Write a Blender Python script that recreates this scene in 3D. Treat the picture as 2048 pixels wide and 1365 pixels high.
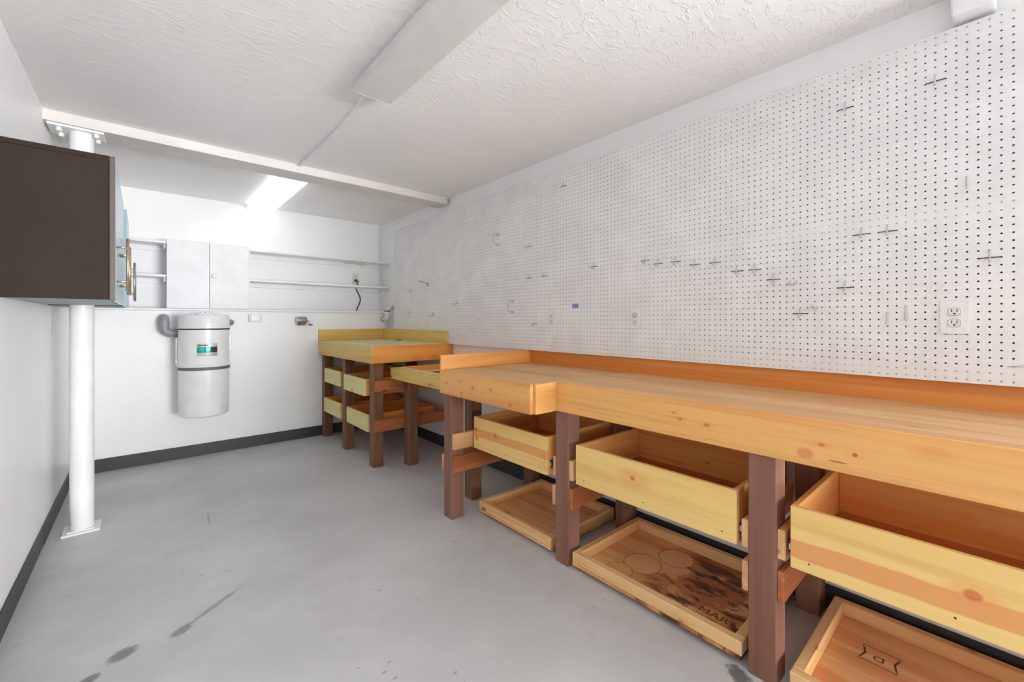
import bpy, bmesh, math, random
import numpy as np
from mathutils import Vector, Matrix

for o in list(bpy.data.objects):
    bpy.data.objects.remove(o)
scene = bpy.context.scene
COL = scene.collection
R = math.radians

# ------------------------------------------------------------------ camera
F, VPX, VP2, HOR, CH, TH = 847.0, 287.7, 1998.4, 642.0, 1.2, R(41.0)
cam_d = bpy.data.cameras.new('camera')
cam = bpy.data.objects.new('camera', cam_d)
COL.objects.link(cam)
cam.location = (0, 0, CH)
cam.rotation_euler = (R(90), 0, -TH)
cam_d.sensor_width = 36.0
cam_d.lens = F / 2048 * 36.0
cam_d.shift_y = -(682.5 - HOR) / 2048
cam_d.clip_start = 0.02
scene.camera = cam

# ------------------------------------------------------------------ world, big lights, exposure
world = bpy.data.worlds.new('world')
scene.world = world
world.use_nodes = True
bg = world.node_tree.nodes['Background']
bg.inputs[0].default_value = (0.92, 0.96, 1.0, 1)
bg.inputs[1].default_value = 1.0


def area(name, loc, rot, sx, sy, power, col=(1, 1, 1), spread=180):
    d = bpy.data.lights.new(name, 'AREA')
    d.shape = 'RECTANGLE'
    d.size, d.size_y, d.energy, d.color = sx, sy, power, col
    d.spread = R(spread)
    o = bpy.data.objects.new(name, d)
    COL.objects.link(o)
    o.location = loc
    o.rotation_euler = rot
    return o


# added fill light behind the camera, set in an invented doorway
area('rear_fill', (3.3, -6.9, 1.08), (R(90), 0, R(15)), 3.7, 2.0, 138, (0.96, 0.98, 1.0), 100)
# added upward fill low in the same opening, brightens the ceiling
area('rear_upward_fill', (3.3, -6.8, 0.20), (R(135), 0, R(12)), 3.7, 0.4, 190, (0.97, 0.985, 1.0), 110)

scene.view_settings.view_transform = 'Standard'
scene.view_settings.look = 'None'
scene.view_settings.gamma = 1.0
scene.view_settings.use_curve_mapping = False
scene.view_settings.exposure = 0.42
scene.cycles.max_bounces = 14
scene.cycles.diffuse_bounces = 10


# ------------------------------------------------------------------ pixel helpers (photo 2048x1365 -> metres)
def on_z(px, py, z):
    d = (CH - z) * F / (py - HOR)
    return (math.cos(TH) * d * (px - VPX) / F, math.sin(TH) * d * (VP2 - px) / F)


def on_x(px, py, x):
    d = x * F / (math.cos(TH) * (px - VPX))
    return (math.sin(TH) * d * (VP2 - px) / F, CH + (HOR - py) * d / F)


# ------------------------------------------------------------------ materials
def lin(c):
    return tuple(((v / 255.0) / 12.92 if v / 255.0 <= 0.04045 else ((v / 255.0 + 0.055) / 1.055) ** 2.4) for v in c) + (1,)


class NT:
    def __init__(self, name):
        self.m = bpy.data.materials.new(name)
        self.m.use_nodes = True
        self.t = self.m.node_tree
        self.b = self.t.nodes['Principled BSDF']

    def n(self, typ, **kw):
        nd = self.t.nodes.new(typ)
        for k, v in kw.items():
            if k == 'ins':
                for kk, vv in v.items():
                    nd.inputs[kk].default_value = vv
            else:
                setattr(nd, k, v)
        return nd

    def l(self, a, b):
        self.t.links.new(a, b)

    def math(self, op, a, b=None, clamp=False):
        nd = self.n('ShaderNodeMath', operation=op, use_clamp=clamp)
        for i, v in enumerate((a, b)):
            if v is None:
                continue
            if isinstance(v, (int, float)):
                nd.inputs[i].default_value = v
            else:
                self.l(v, nd.inputs[i])
        return nd.outputs[0]

    def mix(self, fac, a, b):
        nd = self.n('ShaderNodeMix', data_type='RGBA')
        for sock, v in ((nd.inputs['Factor'], fac), (nd.inputs[6], a), (nd.inputs[7], b)):
            if isinstance(v, (tuple, float, int)):
                sock.default_value = v
            else:
                self.l(v, sock)
        return nd.outputs[2]

    def ramp(self, fac, p0, p1):
        nd = self.n('ShaderNodeMapRange', interpolation_type='SMOOTHSTEP')
        self.l(fac, nd.inputs[0])
        nd.inputs[1].default_value = p0
        nd.inputs[2].default_value = p1
        return nd.outputs[0]

    def coords(self, scale=(1, 1, 1), loc=(0, 0, 0), rot=(0, 0, 0), typ='POINT', rnd=False, src=None):
        if src is None:
            src = self.n('ShaderNodeTexCoord').outputs['Object']
        if rnd:
            oi = self.n('ShaderNodeObjectInfo')
            add = self.n('ShaderNodeVectorMath', operation='ADD')
            sc = self.n('ShaderNodeVectorMath', operation='SCALE')
            sc.inputs[0].default_value = (37.0, 53.0, 71.0)
            self.l(oi.outputs['Random'], sc.inputs[3])
            self.l(src, add.inputs[0])
            self.l(sc.outputs[0], add.inputs[1])
            src = add.outputs[0]
        mp = self.n('ShaderNodeMapping', vector_type=typ)
        mp.inputs[1].default_value = loc
        mp.inputs[2].default_value = rot
        mp.inputs[3].default_value = scale
        self.l(src, mp.inputs[0])
        return mp.outputs[0]

    def noise(self, vec, scale=1.0, detail=3.0, rough=0.55, dist=0.0):
        nd = self.n('ShaderNodeTexNoise')
        self.l(vec, nd.inputs['Vector'])
        nd.inputs['Scale'].default_value = scale
        nd.inputs['Detail'].default_value = detail
        nd.inputs['Roughness'].default_value = rough
        nd.inputs['Distortion'].default_value = dist
        return nd.outputs[0]

    def bump(self, h, strength, dist=0.002):
        nd = self.n('ShaderNodeBump')
        nd.inputs['Strength'].default_value = strength
        nd.inputs['Distance'].default_value = dist
        self.l(h, nd.inputs['Height'])
        self.l(nd.outputs[0], self.b.inputs['Normal'])


def plain(name, rgb, rough=0.5, metal=0.0, var=0.04, vscale=6.0, bump=0.0, bscale=200.0):
    k = NT(name)
    c = lin(rgb)
    v = k.noise(k.coords(rnd=True), vscale, 3)
    dark = tuple(x * (1 - var * 2) for x in c[:3]) + (1,)
    k.l(k.mix(k.ramp(v, 0.3, 0.7), dark, c), k.b.inputs['Base Color'])
    k.b.inputs['Roughness'].default_value = rough
    k.b.inputs['Metallic'].default_value = metal
    if bump:
        k.bump(k.noise(k.coords(), bscale, 2), bump, 0.001)
    return k.m


def wood(name, light, heart, knot, axis, band=(0.45, 0.62), rough=0.42, grain=0.22, knots=1.0, bandscale=9.0):
    """pine / softwood with grain running along one local axis"""
    k = NT(name)
    def sc(across, along):
        s = [across] * 3
        s[axis] = along
        return tuple(s)
    base = k.coords(rnd=True)
    # knots
    vor = k.n('ShaderNodeTexVoronoi', feature='F1')
    k.l(k.coords(sc(11, 5.0), src=base), vor.inputs['Vector'])
    vor.inputs['Scale'].default_value = 1.0
    sep = k.n('ShaderNodeSeparateColor')
    k.l(vor.outputs['Color'], sep.inputs[0])
    gate = k.math('GREATER_THAN', sep.outputs[0], 1.0 - 0.55 * knots)
    kd = vor.outputs['Distance']
    kmask = k.math('MULTIPLY', k.math('SUBTRACT', 1.0, k.ramp(kd, 0.07, 0.15)), gate)
    halo = k.math('MULTIPLY', k.math('SUBTRACT', 1.0, k.ramp(kd, 0.10, 0.42)), gate)
    bandn = k.noise(k.coords(sc(bandscale, 0.55), src=base), 1.0, 2.0, 0.5, 0.4)
    bandn = k.math('ADD', bandn, k.math('MULTIPLY', halo, 0.10))
    fine = k.noise(k.coords(sc(120, 3.0), src=base), 1.0, 3.0, 0.6, 0.3)
    ring = k.noise(k.coords(sc(38, 1.1), src=base), 1.0, 2.0, 0.5, 0.8)
    c = k.mix(k.ramp(bandn, band[0], band[1]), lin(light), lin(heart))
    dk = tuple(x * 0.72 for x in lin(heart)[:3]) + (1,)
    c = k.mix(k.math('MULTIPLY', k.ramp(ring, 0.5, 0.72), grain * 1.6), c, dk)
    c = k.mix(k.math('MULTIPLY', k.ramp(fine, 0.45, 0.75), grain), c, dk)
    c = k.mix(k.math('MULTIPLY', kmask, 0.85), c, lin(knot))
    k.l(c, k.b.inputs['Base Color'])
    k.b.inputs['Roughness'].default_value = rough
    k.b.inputs['Specular IOR Level'].default_value = 0.35
    k.bump(fine, 0.12, 0.0006)
    return k.m


def woodset(name, *a, **kw):
    return [wood(name + '_' + 'xyz'[i], *a, axis=i, **kw) for i in range(3)]


W = {}
W['pine'] = woodset('varnished_pine', (233, 176, 104), (224, 154, 84), (150, 78, 40))
W['pine_back'] = woodset('shaded_pine', (222, 148, 74), (214, 132, 60), (140, 66, 32))  # backsplash pine, its shading put into a darker colour
W['pine_top'] = woodset('worn_plywood_top', (214, 172, 124), (204, 154, 104), (180, 126, 80), knots=0.15, grain=0.3, rough=0.5)
W['pine_front'] = woodset('yellow_pine_front', (240, 204, 128), (234, 190, 112), (190, 104, 56), band=(0.5, 0.66), grain=0.12, knots=0.0)
W['pine_in'] = woodset('drawer_pine', (240, 180, 106), (232, 158, 86), (140, 70, 36))
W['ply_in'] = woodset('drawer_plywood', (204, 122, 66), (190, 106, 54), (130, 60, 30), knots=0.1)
W['tray'] = woodset('tray_pine', (236, 196, 140), (228, 178, 118), (150, 82, 46))
W['tray_ply'] = woodset('tray_plywood', (240, 190, 130), (228, 158, 100), (120, 52, 24), grain=0.3)
W['leg'] = woodset('stained_brown_leg', (146, 106, 88), (134, 92, 74), (78, 46, 34), grain=0.3, knots=0.2, rough=0.55)
W['rail'] = woodset('red_brown_rail', (186, 112, 70), (164, 92, 56), (84, 42, 28), grain=0.3, knots=0.6, rough=0.55)
W['rail_tan'] = woodset('tan_rail', (212, 158, 124), (196, 138, 104), (110, 64, 44), grain=0.3, knots=0.3, rough=0.55)
W['cleat'] = woodset('raw_pine_cleat', (226, 182, 132), (214, 160, 110), (160, 96, 60), grain=0.15)
W['far'] = woodset('light_tinted_pine', (222, 190, 106), (214, 172, 86), (146, 92, 44))  # pine with the far light's yellow-green cast put into its colour
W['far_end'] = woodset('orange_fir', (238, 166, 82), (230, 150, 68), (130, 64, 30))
W['far_top'] = woodset('light_tinted_plywood', (226, 216, 170), (218, 202, 150), (170, 140, 90), knots=0.1)  # plywood with the far light's cast put into its colour
W['far_front'] = woodset('light_tinted_front_pine', (232, 222, 156), (226, 210, 138), (160, 130, 70), knots=0.4, grain=0.12)  # drawer-front pine, far light's cast put into its colour
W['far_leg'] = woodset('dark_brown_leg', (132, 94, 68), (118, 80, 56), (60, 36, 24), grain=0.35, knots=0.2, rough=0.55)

M = {}


def wall_paint():
    k = NT('white_wall_paint')
    v = k.noise(k.coords(), 2.2, 3)
    k.l(k.mix(k.ramp(v, 0.3, 0.7), lin((238, 238, 239)), lin((242, 242, 242))), k.b.inputs['Base Color'])
    k.b.inputs['Roughness'].default_value = 0.38
    k.bump(k.noise(k.coords(), 130, 3), 0.05, 0.001)
    return k.m


def ceiling_paint():
    k = NT('knockdown_ceiling_paint')
    v = k.noise(k.coords(), 1.5, 3)
    k.l(k.mix(k.ramp(v, 0.3, 0.7), lin((238, 237, 236)), lin((242, 241, 240))), k.b.inputs['Base Color'])
    k.b.inputs['Roughness'].default_value = 0.42
    a = k.noise(k.coords(scale=(16, 30, 20), rot=(0, 0, 0.5)), 1.0, 5, 0.6, 0.8)
    b = k.ramp(a, 0.52, 0.60)
    k.bump(b, 0.6, 0.003)
    return k.m


def floor_paint():
    k = NT('grey_painted_concrete')
    co = k.n('ShaderNodeTexCoord').outputs['Object']
    v = k.noise(k.coords(src=co), 1.1, 5, 0.6)
    v2 = k.noise(k.coords(src=co), 9.0, 4, 0.6)
    c = k.mix(k.ramp(v, 0.35, 0.65), lin((190, 191, 192)), lin((208, 209, 210)))
    c = k.mix(k.math('MULTIPLY', k.ramp(v2, 0.5, 0.8), 0.25), c, lin((186, 186, 188)))

    def blot(cx, cy, rx, ry, rot, dens, lo, hi, sc):
        g = k.n('ShaderNodeTexGradient', gradient_type='SPHERICAL')
        k.l(k.coords(scale=(rx, ry, 1), loc=(cx, cy, 0), rot=(0, 0, rot), typ='TEXTURE', src=co), g.inputs[0])
        nn = k.noise(k.coords(scale=sc, rot=(0, 0, -rot), src=co), 1.0, 5, 0.7)
        e = k.math('ADD', k.math('MULTIPLY', g.outputs[1], 1.0), k.math('MULTIPLY', nn, 0.9))
        return k.math('MULTIPLY', k.ramp(e, lo, hi), dens)
    dark = lin((92, 92, 92))
    x, y = on_z(245, 1310, 0)
    c = k.mix(blot(x, y, 0.072, 0.05, 0.5, 0.7, 0.72, 1.0, (45, 150, 1)), c, dark)
    x, y = on_z(180, 1358, 0)
    c = k.mix(blot(x - 0.01, y - 0.01, 0.065, 0.035, 0.5, 0.75, 0.75, 1.0, (45, 150, 1)), c, dark)
    x0, y0 = on_z(495, 1165, 0)
    x1, y1 = on_z(350, 1270, 0)
    ang = math.atan2(y0 - y1, x0 - x1)
    c = k.mix(blot((x0 + x1) / 2, (y0 + y1) / 2, 0.26, 0.024, ang, 0.5, 0.75, 1.2, (18, 90, 1)), c, dark)
    c = k.mix(blot(x1 + 0.02, y1 + 0.01, 0.085, 0.05, ang, 0.6, 0.86, 1.15, (60, 130, 1)), c, dark)
    x0, y0 = on_z(413, 1012, 0)
    x1, y1 = on_z(422, 1068, 0)
    c = k.mix(blot((x0 + x1) / 2, (y0 + y1) / 2, 0.14, 0.006, math.atan2(y0 - y1, x0 - x1), 0.5, 0.5, 0.9, (30, 80, 1)), c, dark)
    x, y = on_z(1478, 1352, 0)
    c = k.mix(blot(x, y, 0.10, 0.06, 0.9, 0.75, 0.85, 1.1, (60, 60, 1)), c, lin((60, 60, 62)))
    # small specks scattered over the near half
    vo = k.n('ShaderNodeTexVoronoi', feature='F1')
    k.l(k.coords(scale=(16, 30, 1), rot=(0, 0, 0.6), src=co), vo.inputs['Vector'])
    vo.inputs['Scale'].default_value = 1.0
    sp = k.n('ShaderNodeSeparateColor')
    k.l(vo.outputs['Color'], sp.inputs[0])
    spk = k.math('MULTIPLY', k.math('SUBTRACT', 1.0, k.ramp(vo.outputs['Distance'], 0.05, 0.2)), k.math('GREATER_THAN', sp.outputs[0], 0.75))
    spk = k.math('MULTIPLY', spk, k.ramp(k.noise(k.coords(src=co), 2.3, 3), 0.42, 0.6))
    c = k.mix(k.math('MULTIPLY', spk, 0.55), c, dark)
    k.l(c, k.b.inputs['Base Color'])
    k.b.inputs['Roughness'].default_value = 0.42
    k.bump(k.noise(k.coords(src=co), 40, 4), 0.06, 0.001)
    return k.m


M['wall'] = wall_paint()
M['ceil'] = ceiling_paint()
M['floor'] = floor_paint()
M['white'] = plain('white_enamel', (240, 240, 240), 0.35)
M['beam'] = plain('shade_darkened_beam_white', (222, 217, 213), 0.45)  # the common white, darkened in place of shade on the beam front
M['shelf'] = plain('white_shelf_paint', (240, 240, 242), 0.4)
M['door'] = plain('pale_lilac_white', (238, 238, 241), 0.42)
M['peg'] = plain('white_pegboard_paint', (232, 231, 230), 0.42)
M['batten'] = plain('raw_batten', (170, 160, 150), 0.7)
M['base'] = plain('charcoal_vinyl_base', (54, 54, 56), 0.45)
M['black'] = plain('black_brown_laminate', (54, 45, 38), 0.6, var=0.08, vscale=3)
M['black'].node_tree.nodes['Principled BSDF'].inputs['Specular IOR Level'].default_value = 0.12
M['brown_edge'] = plain('brown_edge_band', (92, 78, 69), 0.45)
M['blue'] = plain('pale_blue_gloss', (160, 188, 204), 0.22)
M['blue_under'] = plain('grey_blue_underside', (150, 165, 168), 0.5)
M['brass'] = plain('champagne_metal', (214, 186, 152), 0.25, 0.9)
M['steel'] = plain('brushed_steel', (190, 190, 192), 0.3, 0.9)
M['slide'] = plain('zinc_slide', (205, 208, 210), 0.35, 0.7)
M['dark'] = plain('dark_metal', (52, 50, 50), 0.45, 0.3)
M['hookbar'] = plain('dark_wire', (64, 60, 60), 0.45, 0.4)
M['hook'] = plain('painted_wire', (196, 194, 192), 0.4, 0.1)
M['pvc_grey'] = plain('grey_pipe', (150, 150, 154), 0.4)
M['pvc_white'] = plain('white_pipe', (226, 226, 224), 0.35)
M['can'] = plain('white_canister_enamel', (240, 240, 242), 0.28)
M['rubber'] = plain('black_rubber', (40, 40, 42), 0.5)
M['gasket'] = plain('grey_gasket', (110, 110, 112), 0.5)
M['silver'] = plain('silver_foil', (196, 200, 200), 0.35, 0.4)
M['teal'] = plain('teal_foil', (20, 168, 160), 0.22, 0.35, var=0.2, vscale=30)
M['plate'] = plain('white_plastic_plate', (230, 229, 226), 0.3)
M['ivory'] = plain('ivory_plate', (226, 224, 214), 0.35)
M['slot'] = plain('slot_shadow', (70, 66, 64), 0.6)
M['tape'] = plain('blue_tape', (128, 140, 186), 0.6)
M['ink'] = plain('stamp_ink', (96, 62, 38), 0.6)
M['lens'] = plain('prismatic_lens', (216, 216, 214), 0.3)
M['pan'] = plain('white_fixture_pan', (226, 226, 226), 0.4)


def emit(name, col, s):
    k = NT(name)
    k.b.inputs['Base Color'].default_value = (0.9, 0.9, 0.9, 1)
    k.b.inputs['Emission Color'].default_value = col
    k.b.inputs['Emission Strength'].default_value = s
    k.b.inputs['Roughness'].default_value = 0.4
    return k.m


M['lit'] = emit('lit_lens', (0.94, 0.98, 1.0, 1), 1.35)
M['lit_end'] = emit('lit_lens_end', (0.94, 0.98, 1.0, 1), 0.5)


def stained_ply():
    """tray bottom: plywood with dark oil stains and pale can rings"""
    src = W['tray_ply'][1].copy()
    src.name = 'oil_stained_plywood'
    k = NT.__new__(NT)
    k.m, k.t = src, src.node_tree
    k.b = k.t.nodes['Principled BSDF']
    old = k.b.inputs['Base Color'].links[0].from_socket
    co = k.n('ShaderNodeTexCoord').outputs['Object']
    sep = k.n('ShaderNodeSeparateXYZ')
    k.l(co, sep.inputs[0])
    # stain grows toward the near end (local -y)
    grad = k.ramp(sep.outputs[1], 0.26, -0.16)
    n1 = k.noise(k.coords(scale=(16, 6, 1), src=co), 1.0, 6, 0.65, 0.6)
    n2 = k.noise(k.coords(scale=(7, 5, 1), src=co), 1.0, 3, 0.5, 0.5)
    n3 = k.noise(k.coords(scale=(30, 13, 1), loc=(3, 1, 0), src=co), 1.0, 5, 0.7, 0.8)
    m1 = k.math('MULTIPLY', k.ramp(k.math('ADD', n2, k.math('MULTIPLY', grad, 0.16)), 0.53, 0.63), k.math('ADD', 0.25, grad))
    c = k.mix(k.math('MULTIPLY', m1, 0.7, True), old, lin((176, 100, 48)))
    m2 = k.math('MULTIPLY', k.ramp(k.math('ADD', n1, k.math('MULTIPLY', grad, 0.13)), 0.60, 0.70), k.math('ADD', 0.1, grad), True)
    c = k.mix(k.math('MULTIPLY', m2, 0.9), c, lin((82, 40, 20)))
    m3 = k.math('MULTIPLY', k.ramp(k.math('ADD', n3, k.math('MULTIPLY', grad, 0.1)), 0.66, 0.72), grad)
    c = k.mix(m3, c, lin((40, 20, 14)))

    def disc(cx, cy, r, inner, outer):
        g = k.n('ShaderNodeTexGradient', gradient_type='SPHERICAL')
        k.l(k.coords(scale=(r, r, 1), loc=(cx, cy, 0), typ='TEXTURE', src=co), g.inputs[0])
        return k.ramp(g.outputs[1], inner, outer)
    c = k.mix(k.math('MULTIPLY', disc(-0.165, -0.225, 0.085, 0.05, 0.35), 0.8), c, lin((226, 164, 100)))
    for cx, cy, r in ((-0.035, 0.155, 0.085), (0.13, 0.07, 0.08), (-0.16, 0.20, 0.06)):
        d = disc(cx, cy, r, 0.02, 0.05)
        c = k.mix(k.math('MULTIPLY', d, 0.85), c, lin((236, 182, 122)))
        rim = k.math('SUBTRACT', disc(cx, cy, r * 1.06, 0.0, 0.02), disc(cx, cy, r, 0.0, 0.04), True)
        c = k.mix(k.math('MULTIPLY', rim, 0.55), c, lin((120, 70, 36)))
    k.l(c, k.b.inputs['Base Color'])
    k.b.inputs['Roughness'].default_value = 0.35
    return src


M['stained'] = stained_ply()

# ------------------------------------------------------------------ object helpers
LOC = {}


def link(o, loc, parent=None):
    COL.objects.link(o)
    loc = Vector(loc)
    LOC[o.name] = loc
    if parent is not None:
        o.parent = parent
        o.location = loc - LOC[parent.name]
    else:
        o.location = loc
    return o


def tag(o, label=None, cat=None, group=None, kind=None):
    if label:
        o['label'] = label
    if cat:
        o['category'] = cat
    if group:
        o['group'] = group
    if kind:
        o['kind'] = kind
    return o


def thing(name, label, cat, loc, group=None):
    o = bpy.data.objects.new(name, None)
    o.empty_display_size = 0.1
    link(o, loc)
    return tag(o, label, cat, group)


def mesh_from_bm(name, bm, mat, smooth=False):
    bmesh.ops.recalc_face_normals(bm, faces=bm.faces)
    me = bpy.data.meshes.new(name)
    bm.to_mesh(me)
    bm.free()
    me.materials.append(mat)
    if smooth:
        for p in me.polygons:
            p.use_smooth = True
    return me


def bm_box(bm, x0, x1, y0, y1, z0, z1):
    vs = [bm.verts.new((x, y, z)) for x in (x0, x1) for y in (y0, y1) for z in (z0, z1)]
    for f in ((0, 1, 3, 2), (4, 6, 7, 5), (0, 4, 5, 1), (2, 3, 7, 6), (0, 2, 6, 4), (1, 5, 7, 3)):
        bm.faces.new([vs[i] for i in f])
    return vs


def box(name, x0, x1, y0, y1, z0, z1, mat, parent=None, bev=0.002, seg=1):
    if x0 > x1: x0, x1 = x1, x0
    if y0 > y1: y0, y1 = y1, y0
    if z0 > z1: z0, z1 = z1, z0
    c = ((x0 + x1) / 2, (y0 + y1) / 2, (z0 + z1) / 2)
    d = (x1 - x0, y1 - y0, z1 - z0)
    if isinstance(mat, str):
        mat = W[mat] if mat in W else M[mat]
    if isinstance(mat, list):
        mat = mat[d.index(max(d))]
    bm = bmesh.new()
    bm_box(bm, -d[0] / 2, d[0] / 2, -d[1] / 2, d[1] / 2, -d[2] / 2, d[2] / 2)
    b = min(bev, min(d) * 0.3)
    if b > 0:
        bmesh.ops.bevel(bm, geom=list(bm.edges), offset=b, segments=seg, affect='EDGES', profile=0.6)
    return link(bpy.data.objects.new(name, mesh_from_bm(name, bm, mat)), c, parent)


def boxes(name, lst, mat, parent=None, at=None, smooth=False):
    """several boxes of one piece as one mesh"""
    bm = bmesh.new()
    if at is None:
        a = lst[0]
        at = ((a[0] + a[1]) / 2, (a[2] + a[3]) / 2, (a[4] + a[5]) / 2)
    for a in lst:
        bm_box(bm, a[0] - at[0], a[1] - at[0], a[2] - at[1], a[3] - at[1], a[4] - at[2], a[5] - at[2])
    return link(bpy.data.objects.new(name, mesh_from_bm(name, bm, M[mat] if isinstance(mat, str) else mat)), at, parent)


def bm_tube(bm, pts, r, n=8):
    pts = [Vector(p) for p in pts]
    rings = []
    up = None
    for i, p in enumerate(pts):
        t = (pts[min(i + 1, len(pts) - 1)] - pts[max(i - 1, 0)]).normalized()
        if up is None:
            up = Vector((0, 0, 1)) if abs(t.z) < 0.9 else Vector((1, 0, 0))
        a = (up - t * up.dot(t)).normalized()
        up = a
        b = t.cross(a)
        rr = r[i] if isinstance(r, (list, tuple)) else r
        rings.append([bm.verts.new(p + (a * math.cos(2 * math.pi * k / n) + b * math.sin(2 * math.pi * k / n)) * rr) for k in range(n)])
    for i in range(len(rings) - 1):
        for k in range(n):
            bm.faces.new((rings[i][k], rings[i][(k + 1) % n], rings[i + 1][(k + 1) % n], rings[i + 1][k]))
    bm.faces.new(rings[0][::-1])
    bm.faces.new(rings[-1])


def tube(name, pts, r, mat, parent=None, n=8, at=None):
    at = Vector(at if at is not None else pts[0])
    bm = bmesh.new()
    bm_tube(bm, [Vector(p) - at for p in pts], r, n)
    return link(bpy.data.objects.new(name, mesh_from_bm(name, bm, M[mat], True)), at, parent)


def arc(c, r, a0, a1, u, v, n=8):
    c, u, v = Vector(c), Vector(u), Vector(v)
    return [c + u * (r * math.cos(a0 + (a1 - a0) * i / n)) + v * (r * math.sin(a0 + (a1 - a0) * i / n)) for i in range(n + 1)]


def lathe(name, c, prof, mat, parent=None, n=48, axis='z', a0=0.0, a1=2 * math.pi, cap=True):
    bm = bmesh.new()
    full = abs(a1 - a0 - 2 * math.pi) < 1e-6
    m = n if full else n + 1
    rings = []
    for r, z in prof:
        ring = []
        for k in range(m):
            a = a0 + (a1 - a0) * k / n
            p = (r * math.cos(a), r * math.sin(a), z)
            if axis == 'x':
                p = (z, r * math.cos(a), r * math.sin(a))
            if axis == 'y':
                p = (r * math.cos(a), z, r * math.sin(a))
            ring.append(bm.verts.new(p))
        rings.append(ring)
    for i in range(len(rings) - 1):
        for k in range(m if full else m - 1):
            bm.faces.new((rings[i][k], rings[i][(k + 1) % m], rings[i + 1][(k + 1) % m], rings[i + 1][k]))
    if cap and full:
        bm.faces.new(rings[0][::-1])
        bm.faces.new(rings[-1])
    o = link(bpy.data.objects.new(name, mesh_from_bm(name, bm, M[mat], True)), c, parent)
    o.data.set_sharp_from_angle(angle=R(40))
    return o


def copy_tree(o, loc, parent=None):
    c = o.copy()
    COL.objects.link(c)
    if parent is None:
        c.location = loc
    else:
        c.parent = parent
    for ch in [x for x in bpy.data.objects if x.parent == o]:
        copy_tree(ch, None, c)
    return c


# ------------------------------------------------------------------ room shell
XL, XR, YU, YL, YF, ZC = -0.41, 2.155, 4.884, 4.675, -7.0, 2.344
XW, YW = 5.3, -0.50          # unseen space behind the camera, widened to both sides to even the light
XG, YG = -3.2, -0.70
T = 0.12


def struct(o):
    o['kind'] = 'structure'
    return o


struct(box('floor', XG - T, XW + T, YF - T, YU + T, -0.1, 0, 'floor', bev=0)).location
fl = bpy.data.objects['floor']
# keep floor texture coordinates equal to room metres
for v in fl.data.vertices:
    v.co += fl.location
fl.location = (0, 0, 0)
struct(box('ceiling', XG - T, XW + T, YF - T, YU + T, ZC, ZC + 0.1, 'ceil', bev=0))
struct(boxes('wall_left', [(XL - T, XL, YG, YU + T, 0, ZC), (XG - T, XL - T, YG, YG + T, 0, ZC), (XG - T, XG, YF - T, YG, 0, ZC)], 'wall'))
struct(boxes('wall_right', [(XR, XR + T, YW, YU + T, 0, ZC), (XR + T, XW + T, YW, YW + T, 0, ZC), (XW, XW + T, YF - T, YW, 0, ZC)], 'wall'))
struct(boxes('wall_back', [(XL, XR, YL, YU, 0, 1.160), (XL, XR, YL + 0.002, YU, 1.160, 1.1625), (XL, XR, YL, YU, 1.1625, 1.288),
                           (XL, XR, YU, YU + T, 0, ZC)], 'wall'))
# front wall behind the camera, with an invented opening for the fill lights
struct(boxes('wall_front', [(XG, 1.4, YF - T, YF, 0, ZC), (5.2, XW, YF - T, YF, 0, ZC), (1.4, 5.2, YF - T, YF, 2.10, ZC)], 'wall'))
# ledge closing the top of the thick lower wall (runs as lowest shelf)
struct(box('trim_1', XL, XR, YL - 0.022, YU - 0.001, 1.289, 1.307, 'shelf'))
struct(box('baseboard_back', XL + 0.008, XR - 0.008, YL - 0.007, YL - 0.0005, 0.0, 0.103, 'base', bev=0.002))
struct(box('baseboard_right', XR - 0.007, XR - 0.0005, YW, YL - 0.008, 0.0, 0.103, 'base', bev=0.002))
struct(box('baseboard_left', XL + 0.0005, XL + 0.007, YG, 3.352, 0.0, 0.103, 'base', bev=0.002))
struct(box('baseboard_left', XL + 0.0005, XL + 0.009, 3.354, YL - 0.008, 0.0, 0.103, 'base', bev=0.002))

# steel beam with wider bottom flange, boxed in
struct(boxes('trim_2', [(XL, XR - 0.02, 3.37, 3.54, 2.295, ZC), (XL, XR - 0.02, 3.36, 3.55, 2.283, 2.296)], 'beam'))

# ------------------------------------------------------------------ steel post
px, py = -0.268, 3.455
post = thing('support_post', 'round white steel post with square foot plate standing near left wall', 'post', (px, py, 0))
lathe('pipe', (px, py, 0.0), [(0.051, 0.01), (0.051, 2.27)], 'white', post, 32)
lathe('weld_seam', (px, py, 0.0), [(0.0515, 0.325), (0.0522, 0.327), (0.0515, 0.329)], 'white', post, 32, cap=False)
box('foot_plate', -0.347, -0.189, 3.378, 3.532, 0.0, 0.012, 'white', post, 0.003)
boxes('weld_fillet', [(px - 0.055, px + 0.055, py - 0.055, py + 0.055, 0.012, 0.018)], 'white', post)
box('top_plate', XL + 0.012, -0.173, 3.375, 3.535, 2.2695, 2.2825, 'white', post, 0.002)
for bx in (-0.355, -0.205):
    for by in (3.405, 3.505):
        lathe('bolt', (bx, by, 2.25), [(0.012, 0.0), (0.012, 0.02)], 'white', post, 6)

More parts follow.
